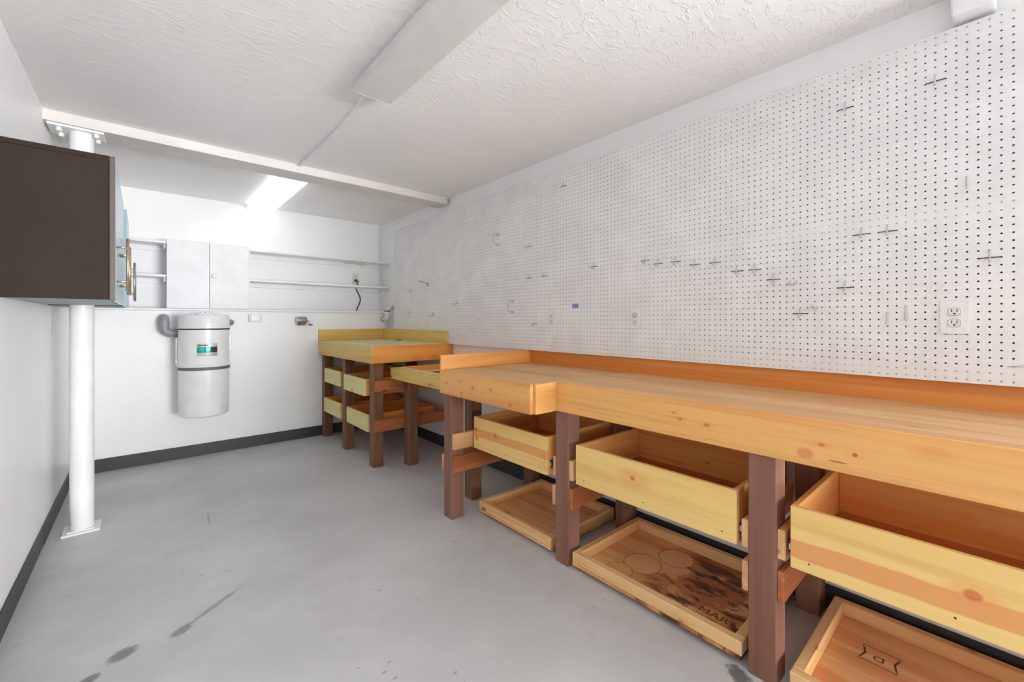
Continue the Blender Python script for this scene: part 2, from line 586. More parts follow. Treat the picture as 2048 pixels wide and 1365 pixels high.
# ------------------------------------------------------------------ ceiling fixtures
def fixture(x0, x1, y0, y1, lit, label):
    cx = (x0 + x1) / 2
    f = thing('ceiling_light', label, 'light', (cx, (y0 + y1) / 2, ZC), 'wraparound ceiling lights')
    box('pan', cx - 0.085, cx + 0.085, y0 + 0.006, y1 - 0.006, ZC - 0.02, ZC - 0.0005, 'pan', f)
    # wraparound lens profile
    hw = (x1 - x0) / 2
    prof = [(-hw + 0.006, -0.012), (-hw, -0.026), (-hw, -0.044), (-hw + 0.007, -0.053), (-hw * 0.5, -0.0555), (0, -0.056),
            (hw * 0.5, -0.0555), (hw - 0.007, -0.053), (hw, -0.044), (hw, -0.026), (hw - 0.006, -0.012)]
    bm = bmesh.new()
    ra = [bm.verts.new((a, y0 - (y0 + y1) / 2 + 0.004, b)) for a, b in prof]
    rb = [bm.verts.new((a, y1 - (y0 + y1) / 2 - 0.004, b)) for a, b in prof]
    for i in range(len(prof) - 1):
        bm.faces.new((ra[i], ra[i + 1], rb[i + 1], rb[i]))
    bm.faces.new(ra)
    bm.faces.new(rb[::-1])
    bm.faces.new((ra[0], rb[0], rb[-1], ra[-1]))
    link(bpy.data.objects.new('lens', mesh_from_bm('lens', bm, M['lit' if lit else 'lens'])), (cx, (y0 + y1) / 2, ZC), f)
    for ya, yb in ((y0, y0 + 0.004), (y1 - 0.004, y1)):
        bm = bmesh.new()
        va = [bm.verts.new((a * 1.01, ya - (y0 + y1) / 2, b * 1.01)) for a, b in prof]
        vb = [bm.verts.new((a * 1.01, yb - (y0 + y1) / 2, b * 1.01)) for a, b in prof]
        bm.faces.new(va)
        bm.faces.new(vb[::-1])
        for i in range(len(prof)):
            j = (i + 1) % len(prof)
            bm.faces.new((va[i], va[j], vb[j], vb[i]))
        link(bpy.data.objects.new('end_cap', mesh_from_bm('end_cap', bm, M['lit_end' if lit else 'lens'])), (cx, (y0 + y1) / 2, ZC), f)
    return f


fixture(0.748, 0.946, 0.793, 2.013, False, 'unlit long white ceiling light in front of the beam')
fixture(0.766, 0.986, 3.625, 4.848, True, 'glowing white ceiling light beyond the beam')
rw = [(0.848, 2.016), (0.851, 2.10), (0.868, 2.39), (0.872, 2.63), (0.864, 3.369)]
bm = bmesh.new()
rings = []
for (x, y) in rw:
    rings.append([bm.verts.new((x + a, y, ZC - b)) for a, b in ((-0.011, 0.0), (-0.009, 0.012), (0.009, 0.012), (0.011, 0.0))])
for i in range(len(rings) - 1):
    for k in range(3):
        bm.faces.new((rings[i][k], rings[i][k + 1], rings[i + 1][k + 1], rings[i + 1][k]))
bm.faces.new(rings[0]); bm.faces.new(rings[-1][::-1])
tag(link(bpy.data.objects.new('cable_raceway', mesh_from_bm('cable_raceway', bm, M['white'])), (0, 0, 0)),
    'thin white cable raceway on ceiling running from unlit light to beam', 'raceway')
tag(box('wall_box', 2.045, XR - 0.0005, 0.005, 0.108, 2.222, ZC - 0.0005, 'white', bev=0.012, seg=3),
    'small white painted box high on right wall above pegboard', 'box')

# ------------------------------------------------------------------ pegboard
P = 0.0254
PX, PZ0, SEAM = 2.104, 0.989, 2.0144


def pegboard(name, yhi, ncol, label):
    """real drilled holes: every cell is a square ring round an eight sided hole"""
    nrow, r, t = 48, 0.0032, 0.005
    ang = [math.pi / 4 * i for i in range(8)]
    sq = np.array([(math.cos(a), math.sin(a)) for a in ang])
    sq = sq / np.abs(sq).max(axis=1, keepdims=True) * (P / 2)
    rim = np.array([(math.cos(a), math.sin(a)) for a in ang]) * r
    cell = np.zeros((24, 3))
    cell[0:8, 1:] = sq
    cell[8:16, 1:] = rim
    cell[16:24, 1:] = rim
    cell[16:24, 0] = t
    fc = []
    for i in range(8):
        j = (i + 1) % 8
        fc.append((i, 8 + i, 8 + j, j))
        fc.append((8 + i, 16 + i, 16 + j, 8 + j))
    fc = np.array(fc)
    ii, jj = np.meshgrid(np.arange(ncol), np.arange(nrow))
    off = np.stack([np.zeros(ii.size), -(ii.ravel() + 0.5) * P, (jj.ravel() + 0.5) * P], 1)
    V = (off[:, None, :] + cell[None]).reshape(-1, 3)
    Fc = (np.arange(off.shape[0])[:, None, None] * 24 + fc[None]).reshape(-1, 4)
    h, w = nrow * P, ncol * P
    n0 = len(V)
    ex = np.array([(0, 0, 0), (0, -w, 0), (0, -w, h), (0, 0, h), (t, 0, 0), (t, -w, 0), (t, -w, h), (t, 0, h)])
    V = np.vstack([V, ex])
    side = np.array([(0, 1, 5, 4), (1, 2, 6, 5), (2, 3, 7, 6), (3, 0, 4, 7)]) + n0
    Fc = np.vstack([Fc, side])
    me = bpy.data.meshes.new(name)
    me.vertices.add(len(V))
    me.vertices.foreach_set('co', V.ravel())
    me.loops.add(Fc.size)
    me.loops.foreach_set('vertex_index', Fc.ravel().astype(np.int32))
    me.polygons.add(len(Fc))
    me.polygons.foreach_set('loop_start', np.arange(0, Fc.size, 4, dtype=np.int32))
    me.polygons.foreach_set('loop_total', np.full(len(Fc), 4, dtype=np.int32))
    me.update(calc_edges=True)
    me.validate()
    me.shade_flat()
    me.materials.append(M['peg'])
    o = link(bpy.data.objects.new(name, me), (PX, yhi, PZ0))
    tag(o, label, 'pegboard', 'pegboard panels on right wall')
    lo = yhi - w
    b0, b1 = PX + t + 0.0005, XR - 0.0005
    for z0, z1 in ((PZ0, PZ0 + 0.045), (PZ0 + h / 2 - 0.04, PZ0 + h / 2 + 0.0), (PZ0 + h - 0.04, PZ0 + h)):
        box('batten', b0, b1, lo + 0.001, yhi - 0.001, z0, z1, 'peg', o, 0)
    for y in (yhi - 0.03, lo + 0.001):
        for za, zb in ((PZ0 + 0.046, PZ0 + h / 2 - 0.041), (PZ0 + h / 2 + 0.001, PZ0 + h - 0.041)):
            box('batten', b0, b1, y, y + 0.029, za, zb, 'batten', o, 0)
    return o


pegboard('pegboard', SEAM, 96, 'near white pegboard panel above the long workbench')
pegboard('pegboard', SEAM + 95 * P, 95, 'far white pegboard panel reaching the back corner')


def snap(px, py):
    y, z = on_x(px, py, PX)
    i = round((SEAM - y) / P - 0.5)
    j = round((z - PZ0) / P - 0.5)
    return SEAM - (i + 0.5) * P, PZ0 + (j + 0.5) * P


# T-bar hook prototype: cross bar between two holes + J-shaped wire from the hole above
def hook_proto(name, curl):
    t = thing(name, 'x', 'hook', (PX, 0, 0))
    pts = [(0.004, -P, 0), (-0.002, -P, 0), (-0.0035, -P + 0.003, 0), (-0.0035, P - 0.003, 0), (-0.002, P, 0), (0.004, P, 0)]
    tube('cross_bar', [Vector((PX, 0, 0)) + Vector(p) for p in pts], 0.0016, 'hookbar', t, 6, at=(PX, 0, 0))
    if curl == 0:
        pts = [(0.006, 0, P), (-0.003, 0, P), (-0.0062, 0, P - 0.004), (-0.0062, 0, -0.010), (-0.010, 0, -0.015), (-0.018, 0, -0.0165), (-0.026, 0, -0.013), (-0.030, 0, -0.004)]
    elif curl == 1:
        pts = [(0.006, 0, P), (-0.003, 0, P), (-0.0062, 0, P - 0.004), (-0.0062, 0, -0.012), (-0.014, 0, -0.016), (-0.035, 0, -0.010), (-0.048, 0, -0.006), (-0.054, 0, 0.002)]
    else:
        pts = [(0.006, 0, P), (-0.003, 0, P), (-0.0062, 0, P - 0.004), (-0.0062, 0, -0.004), (-0.010, 0, -0.007), (-0.014, 0, -0.004)]
    tube('hook_wire', [Vector((PX, 0, 0)) + Vector(p) for p in pts], 0.0021, 'hook', t, 6, at=(PX, 0, 0))
    return t


protos = {c: hook_proto('pegboard_hook', c) for c in (0, 1, 2)}
used = set()
GH = 'T-bar hooks on the pegboard'
ROW = ['leftmost', 'second from left', 'third from left', 'fourth from left', 'fifth from left', 'sixth from left', 'seventh from left', 'eighth, rightmost']
hooks = []
for n_, (a, b) in zip(ROW, ((1287, 522), (1312.5, 528), (1348, 524), (1386, 530), (1427, 526), (1472, 542.5), (1507, 540), (1545, 559.6))):
    hooks.append((a, b, 0, '%s hook in the row of eight across the middle of the pegboard' % n_))
hooks += [
    (1689, 575.7, 0, 'lone T-bar hook right of the row of eight, left of J hooks'),
    (1597.7, 627.7, 0, 'T-bar hook low on pegboard with tangled wire clip beside it'),
    (1723, 470, 0, 'left hook of a close pair above the lone T-bar hook'),
    (1776.4, 463.3, 0, 'right hook of a close pair above the lone T-bar hook'),
    (1983, 516, 0, 'T-bar hook above right of the near double outlet'),
    (1879, 159.7, 0, 'highest T-bar hook at the top right of pegboard'),
    (1692.8, 216.3, 0, 'second highest T-bar hook at the top of pegboard'),
    (1124, 374, 2, 'small T-bar hook near top edge just right of panel seam'),
    (1060, 492, 1, 'hook with kinked long wire right of the upper clip loop'),
    (1060, 555.5, 2, 'left one of two short hooks left of the panel seam'),
    (1091, 552, 2, 'right one of two short hooks beside the panel seam'),
    (1191, 533.5, 1, 'hook with long wire above the blue tape, left of row'),
    (1070, 647.5, 0, 'hook low on pegboard left of outlet near panel seam'),
    (824, 582.4, 0, 'far upper hook close to the back corner of pegboard'),
    (914, 606, 1, 'hook with long wire above right end of corner bench'),
    (865.5, 629.5, 1, 'hook just above the outlet behind corner bench'),
    (819, 626, 2, 'lowest far hook near the white drain pipe'),
]
for a, b, c, lab in hooks:
    y, z = snap(a, b)
    if c not in used:
        o = protos[c]
        o.location = (PX, y, z)
        used.add(c)
    else:
        o = copy_tree(protos[c], (PX, y, z))
    tag(o, lab, 'hook', GH)


# plain J hooks
def jhook(px, py, ln, lab):
    y, z = on_x(px, py, PX)
    y, z = snap(px, py)
    pts = [(0.008, 0, 0), (-0.003, 0, 0), (-0.007, 0, -0.004), (-0.007, 0, -ln)] + [(-0.007 - 0.012 + 0.012 * math.cos(a), 0, -ln - 0.012 * math.sin(a)) for a in (0.5, 1.0, 1.57, 2.1, 2.7)]
    o = tube('single_hook', [Vector((PX, y, z)) + Vector(p) for p in pts], 0.0026, 'hook', None, 8)
    tag(o, lab, 'hook', 'plain J hooks')


jhook(1773, 626, 0.03, 'left plain J hook low on the near pegboard')
jhook(1811, 612, 0.042, 'right plain J hook low on the near pegboard')
jhook(1938.4, 355, 0.028, 'lone plain J hook high above the near outlet')

# wire clips that differ from the rest
y, z = snap(1589, 574)
t = thing('wire_clip', 'pale wire clip with two prongs below right end of hook row', 'hook', (PX, y, z))
tube('wire', [(PX + 0.006, y + P / 2, z + 0.012), (PX - 0.004, y + P / 2, z + 0.012), (PX - 0.006, y + P / 2, z), (PX - 0.006, y - P / 2, z), (PX - 0.004, y - P / 2, z + 0.012), (PX + 0.006, y - P / 2, z + 0.012)], 0.002, 'hook', t, 6)
tube('prong', [(PX - 0.006, y + P / 2, z), (PX - 0.03, y + P / 2, z - 0.004), (PX - 0.04, y + P / 2, z + 0.004)], 0.0018, 'hook', t, 6)
tube('prong', [(PX - 0.006, y - P / 2, z), (PX - 0.03, y - P / 2, z - 0.004), (PX - 0.04, y - P / 2, z + 0.004)], 0.0018, 'hook', t, 6)
y, z = snap(1633, 615.8)
t = thing('wire_clip', 'tangled grey wire clip above the low T-bar hook', 'hook', (PX, y, z))
tube('wire', [(PX + 0.006, y + P / 2, z), (PX - 0.005, y + P / 2, z + 0.002), (PX - 0.008, y, z - 0.001), (PX - 0.005, y - P / 2, z), (PX + 0.006, y - P / 2, z)], 0.0026, 'hook', t, 6)
tube('prong', [(PX - 0.008, y, z), (PX - 0.02, y + 0.002, z + 0.006), (PX - 0.045, y + 0.006, z - 0.004), (PX - 0.06, y + 0.02, z - 0.012)], 0.0016, 'hook', t, 6)
tube('prong', [(PX - 0.007, y, z), (PX - 0.007, y, z - 0.018)], 0.0018, 'hook', t, 6)
y, z = snap(856, 568)
t = thing('wire_hook', 'long bent wire hook high above the corner bench', 'hook', (PX, y, z))
tube('wire', [(PX + 0.006, y, z + 0.006), (PX - 0.004, y, z + 0.004), (PX - 0.05, y, z + 0.016), (PX - 0.085, y, z + 0.020), (PX - 0.10, y, z + 0.034)], 0.0024, 'hookbar', t, 6)
tube('stem', [(PX - 0.004, y, z + 0.006), (PX - 0.005, y, z - 0.02), (PX + 0.006, y, z - 0.024)], 0.003, 'hookbar', t, 6)
for a, b, lab in ((997, 477, 'upper curved spring clip loop on far pegboard'), (1028, 616, 'lower faint curved spring clip loop on far pegboard')):
    y, z = snap(a, b)
    t = thing('spring_clip', lab, 'hook', (PX, y, z), 'spring clips')
    pts = [Vector((PX - 0.002, y, z + 0.04)), Vector((PX - 0.02, y, z + 0.042))] + \
        [Vector((PX - 0.028 - 0.03 * math.sin(q), y, z + 0.038 * math.cos(q))) for q in (0.3, 0.7, 1.1, 1.57, 2.0, 2.4, 2.8)] + \
        [Vector((PX - 0.02, y, z - 0.042)), Vector((PX - 0.002, y, z - 0.04))]
    tube('loop', pts, 0.004, 'hook', t, 8, at=(PX, y, z))
    for dz in (0.04, -0.04):
        box('foot', PX - 0.006, PX - 0.0005, y - 0.012, y + 0.012, z + dz - 0.008, z + dz + 0.008, 'hook', t, 0.001)
y, z = snap(2028, 732)
t = thing('wire_clip', 'thin stretched wire clip at right edge above bench', 'hook', (PX, y, z))
tube('wire', [(PX + 0.004, y + 0.013, z), (PX - 0.003, y + 0.012, z), (PX - 0.008, y - 0.01, z + 0.001), (PX - 0.012, y - 0.04, z + 0.002)], 0.0013, 'hook', t, 6)
tube('prong', [(PX - 0.004, y, z), (PX - 0.015, y - 0.012, z + 0.005), (PX - 0.02, y - 0.03, z + 0.009)], 0.0011, 'hook', t, 6)
# blue tape
y0, z0 = on_x(1157, 616.5, PX)
y1, z1 = on_x(1145, 608, PX)
tag(box('tape_strip', PX - 0.0012, PX - 0.0002, y0, y1, z0, z1, 'tape', bev=0), 'small piece of blue masking tape on pegboard', 'tape')


# ------------------------------------------------------------------ outlets
def outlet(name, c, face, label, kind='duplex', w=0.070, h=0.115, mat='plate', group='wall outlets'):
    """face: 'x-' on right wall, 'x+' on left wall, 'y-' on back wall; c = point on wall surface"""
    def M3(u, d, v):
        if face == 'x-':
            return (c[0] - d, c[1] - u, c[2] + v)
        if face == 'x+':
            return (c[0] + d, c[1] + u, c[2] + v)
        return (c[0] + u, c[1] - d, c[2] + v)

    def bb(nm, u0, u1, d0, d1, v0, v1, m, par, bev=0.001, seg=1):
        a, b = M3(u0, d0, v0), M3(u1, d1, v1)
        return box(nm, a[0], b[0], a[1], b[1], a[2], b[2], m, par, bev, seg)
    t = thing(name, label, 'outlet', c, group)
    bb('plate', -w / 2, w / 2, 0.0004, 0.006, -h / 2, h / 2, mat, t, 0.0025, 2)
    if kind == 'duplex':
        for s in (-1, 1):
            rc = bb('receptacle', -0.017, 0.017, 0.006, 0.0078, s * 0.0195 - 0.0142, s * 0.0195 + 0.0142, mat, t, 0.0016)
            # oval outline
            bm = bmesh.new()
            pts = [(0.0155 * math.copysign(abs(math.cos(a)) ** 0.6, math.cos(a)), 0.0082, 0.0135 * math.sin(a)) for a in [2 * math.pi * q / 24 for q in range(24)]]
            pts = [Vector(M3(p[0], p[1], s * 0.0195 + p[2])) - Vector(c) for p in pts]
            bm_tube(bm, pts + [pts[0]], 0.0005, 4)
            link(bpy.data.objects.new('outline', mesh_from_bm('outline', bm, M['pvc_grey'])), c, rc)
            for u in (-0.0065, 0.0065):
                bb('slot', u - 0.0013, u + 0.0013, 0.0076, 0.0084, s * 0.0195 - 0.001, s * 0.0195 + 0.008, 'slot', rc, 0)
            bb('slot', -0.0028, 0.0028, 0.0076, 0.0084, s * 0.0195 - 0.0095, s * 0.0195 - 0.0045, 'slot', rc, 0)
        bb('screw', -0.002, 0.002, 0.006, 0.0072, -0.002, 0.002, mat, t, 0.0008)
    elif kind == 'blank':
        bb('insert', -0.016, 0.016, 0.006, 0.0075, -0.033, 0.033, mat, t, 0.001)
    elif kind == 'gfci':
        ins = bb('insert', -0.016, 0.016, 0.006, 0.008, -0.033, 0.033, mat, t, 0.001)
        for s in (-1, 1):
            for u in (-0.0065, 0.0065):
                bb('slot', u - 0.0012, u + 0.0012, 0.0078, 0.0086, s * 0.02 - 0.004, s * 0.02 + 0.004, 'slot', ins, 0)
        bb('button', -0.006, 0.006, 0.008, 0.0095, -0.005, 0.005, mat, ins, 0.0005)
    return t


for a, lab, kd in ((1909, 'nearest double outlet at right end of pegboard', 'duplex'), (1271, 'outlet plate near the middle of pegboard with used upper socket', 'duplex'),
                   (1103.5, 'outlet plate beside the vertical pegboard seam', 'duplex'), (960.5, 'outlet plate above the gap between the two benches', 'gfci'),
                   (852.5, 'farthest outlet plate rising behind the corner bench backsplash', 'blank')):
    y, z = on_x(a, 640, PX)
    zc = 1.212 if a > 1000 else (1.2 if a > 900 else 1.165)
    ot = outlet('wall_outlet', (PX, y, zc), 'x-', lab, kd)
    if a == 1271:
        lathe('plug_cap', (PX - 0.008, y, zc + 0.0195), [(0.0145, 0.0), (0.0145, -0.004), (0.010, -0.007)], 'hook', ot, 16, axis='x')
outlet('wall_outlet', (XL, 3.75, 1.177), 'x+', 'narrow looking white plate on left wall behind the post', 'blank')
ob = outlet('wall_outlet', (1.842, YU, 1.683), 'y-', 'ivory outlet on back wall between upper shelves with black plug', 'duplex', mat='ivory')

# cord and plug
cd = thing('power_cord', 'black power cord hanging down behind the middle shelf', 'cord', (1.842, YU - 0.01, 1.66))
lathe('plug', (1.846, YU - 0.010, 1.663), [(0.016, 0.0), (0.016, -0.018), (0.010, -0.028)], 'rubber', cd, 12, axis='y')
cy = YU - 0.016
def pc(px, py, y):
    d = y * F / (math.sin(TH) * (VP2 - px))
    return (math.cos(TH) * d * (px - VPX) / F, y, CH + (HOR - py) * d / F)
tube('cable', [(1.846, YU - 0.034, 1.663), (1.868, YU - 0.040, 1.655)] + [pc(*q) for q in ((715.5, 566, YU - 0.03), (714, 573, YU - 0.011), (712.5, 579, YU - 0.011), (716, 586, cy), (720, 594, cy), (721, 601, cy), (718.5, 609, cy), (715, 616, cy), (713, 622.5, cy))],
     0.0055, 'rubber', cd, 8)

# ------------------------------------------------------------------ back wall shelves and cabinet
SY0, SY1 = 4.652, YU - 0.024
CX0, CXM, CX1 = 0.1485, 0.4435, 0.7443


def shelf(x0, x1, z1, label):
    s = thing('wall_shelf', label, 'shelf', ((x0 + x1) / 2, SY1, z1), 'white painted wall shelves')
    box('board', x0, x1, SY0, SY1, z1 - 0.02, z1, 'shelf', s, 0.002)
    box('back_cleat', x0, x1 - 0.002, SY1 + 0.0005, YU - 0.0005, z1 - 0.062, z1 - 0.0205, 'shelf', s, 0.001)
    for xa in (x0, x1 - 0.018):
        box('end_cleat', xa, xa + 0.018, SY0 + 0.03, SY1 - 0.001, z1 - 0.058, z1 - 0.0205, 'shelf', s, 0.001)
    return s


shelf(CX1 + 0.001, 1.80, 1.880, 'x') if False else None
shelf(XL + 0.001, CX0 - 0.002, 1.880, 'upper white shelf board left of the white cabinet')
shelf(XL + 0.001, CX0 - 0.002, 1.594, 'middle white shelf board left of the white cabinet')
# right-hand shelves: back cleat interrupted for the cord
for z1, lab in ((1.880, 'long upper white shelf right of the white cabinet'), (1.594, 'long middle white shelf right of the white cabinet')):
    s = thing('wall_shelf', lab, 'shelf', (1.45, SY1, z1), 'white painted wall shelves')
    box('board', CX1 + 0.002, XR - 0.001, SY0, SY1, z1 - 0.02, z1, 'shelf', s, 0.002)
    box('back_cleat', CX1 + 0.002, 1.80, SY1 + 0.0005, YU - 0.0005, z1 - 0.062, z1 - 0.0205, 'shelf', s, 0.001)
    box('back_cleat', 1.91, XR - 0.002, SY1 + 0.0005, YU - 0.0005, z1 - 0.062, z1 - 0.0205, 'shelf', s, 0.001)
    for xa in (CX1 + 0.002, XR - 0.019):
        box('end_cleat', xa, xa + 0.018, SY0 + 0.02, SY1 - 0.001, z1 - 0.058, z1 - 0.0205, 'shelf', s, 0.001)

cb = thing('shelf_cabinet', 'small white two-door cabinet set between the wall shelves', 'cabinet', ((CX0 + CX1) / 2, YU, 1.308))
box('side_panel', CX0, CX0 + 0.016, SY0 + 0.002, YU - 0.001, 1.308, 1.895, 'shelf', cb, 0.001)
box('side_panel', CX1 - 0.016, CX1, SY0 + 0.002, YU - 0.001, 1.308, 1.895, 'shelf', cb, 0.001)
box('top_panel', CX0 + 0.0165, CX1 - 0.0165, SY0 + 0.002, YU - 0.001, 1.879, 1.895, 'shelf', cb, 0.001)
box('bottom_panel', CX0 + 0.0165, CX1 - 0.0165, SY0 + 0.002, YU - 0.001, 1.308, 1.320, 'shelf', cb, 0.001)
box('door', CX0 - 0.002, CXM - 0.0015, SY0 - 0.018, SY0 + 0.001, 1.310, 1.898, 'door', cb, 0.0015)
dr = box('door', CXM + 0.0015, CX1 + 0.002, SY0 - 0.018, SY0 + 0.001, 1.310, 1.898, 'door', cb, 0.0015)
lathe('knob', (0.476, SY0 - 0.018, 1.600), [(0.008, 0.0), (0.008, -0.012), (0.018, -0.018), (0.020, -0.025), (0.016, -0.031), (0.006, -0.033)], 'shelf', dr, 20, axis='y')

# jar lids screwed under the top shelf
for a, b, lab in ((692.2, 528, 'leftmost jar lid screwed under the upper shelf'), (710.7, 527, 'second jar lid under the upper shelf, set back'),
                  (714.7, 530.5, 'third jar lid under the upper shelf, set forward'), (733, 529.3, 'rightmost jar lid screwed under the upper shelf')):
    x, y = on_z(a, b, 1.846)
    y = min(y, 4.80)
    t = tag(lathe('jar_lid', (x, y, 1.8595), [(0.036, 0.0), (0.037, -0.003), (0.037, -0.013), (0.034, -0.015), (0.032, -0.013), (0.032, -0.004)], 'ivory', None, 24), lab, 'lid', 'jar lids under the upper shelf')

# ------------------------------------------------------------------ central vacuum
vx, vy = 0.392, 4.47
vac = thing('central_vacuum', 'white wall mounted central vacuum canister with teal label', 'vacuum', (vx, vy, 0.395))
lathe('dirt_bucket', (vx, vy, 0.0), [(0.10, 0.398), (0.160, 0.400), (0.172, 0.408), (0.176, 0.424), (0.178, 0.80), (0.170, 0.803)], 'can', vac, 64)
lathe('lower_gasket', (vx, vy, 0.0), [(0.174, 0.788), (0.184, 0.792), (0.184, 0.814), (0.176, 0.818)], 'gasket', vac, 64)
lathe('lower_rim', (vx, vy, 0.0), [(0.178, 0.814), (0.187, 0.816), (0.189, 0.830), (0.180, 0.838)], 'can', vac, 64)
body = lathe('body', (vx, vy, 0.0), [(0.176, 0.826), (0.179, 0.834), (0.179, 1.128), (0.174, 1.130)], 'can', vac, 64)
lathe('upper_gasket', (vx, vy, 0.0), [(0.178, 1.124), (0.183, 1.126), (0.183, 1.134), (0.178, 1.135)], 'rubber', vac, 64)
lathe('lid', (vx, vy, 0.0), [(0.178, 1.134), (0.184, 1.136), (0.184, 1.148), (0.180, 1.152), (0.179, 1.236), (0.174, 1.246), (0.165, 1.250), (0.05, 1.252)], 'can', vac, 64)
ca = math.atan2(-vy, -vx) + 0.11
lb = lathe('label', (vx, vy, 0.0), [(0.1798, 0.908), (0.1802, 0.909), (0.1802, 1.011), (0.1798, 1.012)], 'silver', vac, 16, a0=ca - 0.40, a1=ca + 0.40)
for a0, a1, mm in ((-0.385, -0.10, 'teal'), (-0.10, -0.07, 'rubber'), (-0.07, 0.12, 'teal'), (0.12, 0.385, 'dark')):  # teal label band; black and dark segments are painted foil reflections
    lathe('teal_reflection_band', (vx, vy, 0.0), [(0.1806, 0.937), (0.1808, 0.938), (0.1808, 0.983), (0.1806, 0.984)], mm, lb, 10, a0=ca + a0, a1=ca + a1)
for i, (a0, a1) in enumerate(((-0.33, -0.27), (-0.25, -0.21), (-0.19, -0.15), (-0.13, -0.05), (-0.03, 0.03))):
    lathe('lettering', (vx, vy, 0.0), [(0.1806, 0.991), (0.1808, 0.992), (0.1808, 1.000 + 0.003 * (i % 2)), (0.1806, 1.001 + 0.003 * (i % 2))], 'dark', lb, 4, a0=ca + a0, a1=ca + a1)
box('wall_bracket', 0.345, 0.475, YL - 0.006, YL - 0.0005, 1.05, 1.283, 'can', vac, 0.002)
boxes('bracket_arm', [(0.36, 0.46, vy + 0.10, YL - 0.006, 1.252, 1.262)], 'can', vac)
boxes('bracket_arm', [(0.36, 0.46, vy + 0.17, YL - 0.006, 0.9, 0.92)], 'can', vac)
for xa in (0.365, 0.405, 0.445):
    box('slot', xa, xa + 0.022, YL - 0.0075, YL - 0.0062, 1.272, 1.275, 'gasket', vac, 0)
for xs, z0, z1 in ((vx + 0.176, 0.925, 1.075), (vx - 0.192, 0.83, 1.06)):
    f_ = box('side_flange', xs, xs + 0.016, vy + 0.03, vy + 0.09, z0, z1, 'can', vac, 0.002)
    for zz in (z0 + 0.03, z1 - 0.03):
        lathe('screw', (xs + 0.008, vy + 0.03, zz), [(0.006, 0.0), (0.005, -0.004)], 'steel', f_, 10, axis='y')
# grey intake pipe: out of the wall, down, then across into the canister
pr = 0.034
ix, iy = 0.128, 4.585
pts = [(ix, YL - 0.001, 1.222), (ix, iy + 0.03, 1.222)] + arc((ix, iy + 0.03, 1.192), 0.03, math.pi / 2, math.pi, (0, 1, 0), (0, 0, 1), 6)[1:]
pts += [(ix, iy, 1.150)] + arc((ix + 0.05, iy, 1.145), 0.05, math.pi, 1.5 * math.pi, (1, 0, 0), (0, 0, 1), 8)[1:] + [(vx - 0.13, iy - 0.005, 1.095)]
pi_ = tube('intake_pipe', pts, pr, 'pvc_grey', vac, 20)
lathe('collar', (ix, iy, 1.160), [(pr + 0.003, -0.001), (pr + 0.003, 0.030)], 'pvc_grey', pi_, 24)
lathe('coupling', (vx - 0.20, iy - 0.003, 1.095), [(pr + 0.003, 0.0), (pr + 0.003, 0.03)], 'pvc_grey', pi_, 24, axis='x')
pts = [(vx + 0.15, vy + 0.10, 1.185), (vx + 0.175, vy + 0.10, 1.185)] + arc((vx + 0.175, vy + 0.13, 1.185), 0.03, -math.pi / 2, 0, (1, 0, 0), (0, 1, 0), 6)[1:] + [(vx + 0.205, YL - 0.001, 1.185)]
tube('exhaust_pipe', pts, 0.028, 'pvc_grey', vac, 20)

# low-voltage plate on the back wall
d = YL * F / (math.sin(TH) * (VP2 - 510))
sx, sz = math.cos(TH) * d * (510 - VPX) / F, CH + (HOR - 636.5) * d / F
pl = thing('switch_plate', 'white rectangular switch plate under ledge right of vacuum', 'switch', (sx, YL, sz))
box('plate', sx - 0.055, sx + 0.055, YL - 0.02, YL - 0.0005, sz - 0.035, sz + 0.035, 'ivory', pl, 0.002)
box('rocker', sx - 0.036, sx + 0.034, YL - 0.0225, YL - 0.0195, sz - 0.024, sz + 0.024, 'plate', pl, 0.001)
box('gap_line', sx - 0.0385, sx - 0.0370, YL - 0.0215, YL - 0.0195, sz - 0.026, sz + 0.026, 'gasket', pl, 0)
for ux, uz in ((-0.047, 0.0), (0.043, 0.022), (0.047, 0.0), (0.043, -0.018)):
    lathe('screw', (sx + ux, YL - 0.0198, sz + uz), [(0.0035, 0.0), (0.0035, -0.0012)], 'gasket', pl, 8, axis='y')

# pencil sharpener
d = YL * F / (math.sin(TH) * (VP2 - 600))
sx, sz = math.cos(TH) * d * (600 - VPX) / F, CH + (HOR - 641) * d / F
ps = thing('pencil_sharpener', 'metal crank pencil sharpener screwed to back wall', 'sharpener', (sx, YL, sz))
box('mount', sx - 0.04, sx + 0.035, YL - 0.012, YL - 0.0005, sz - 0.055, sz + 0.03, 'steel', ps, 0.002)
lathe('housing', (sx - 0.035, YL - 0.048, sz), [(0.030, 0.0), (0.036, 0.004), (0.036, 0.075), (0.028, 0.085), (0.012, 0.088)], 'steel', ps, 28, axis='x')
lathe('dial', (sx - 0.043, YL - 0.048, sz), [(0.024, 0.0), (0.038, 0.002), (0.038, 0.008)], 'slide', ps, 28, axis='x')
box('drawer_cup', sx - 0.03, sx + 0.035, YL - 0.08, YL - 0.014, sz - 0.05, sz - 0.018, 'brown_edge', ps, 0.004)
tube('crank', [(sx + 0.05, YL - 0.048, sz), (sx + 0.068, YL - 0.048, sz), (sx + 0.072, YL - 0.05, sz - 0.004), (sx + 0.074, YL - 0.055, sz - 0.045)], 0.0045, 'steel', ps, 8)
tube('crank_handle', [(sx + 0.070, YL - 0.055, sz - 0.047), (sx + 0.104, YL - 0.055, sz - 0.047)], 0.006, 'dark', ps, 10)

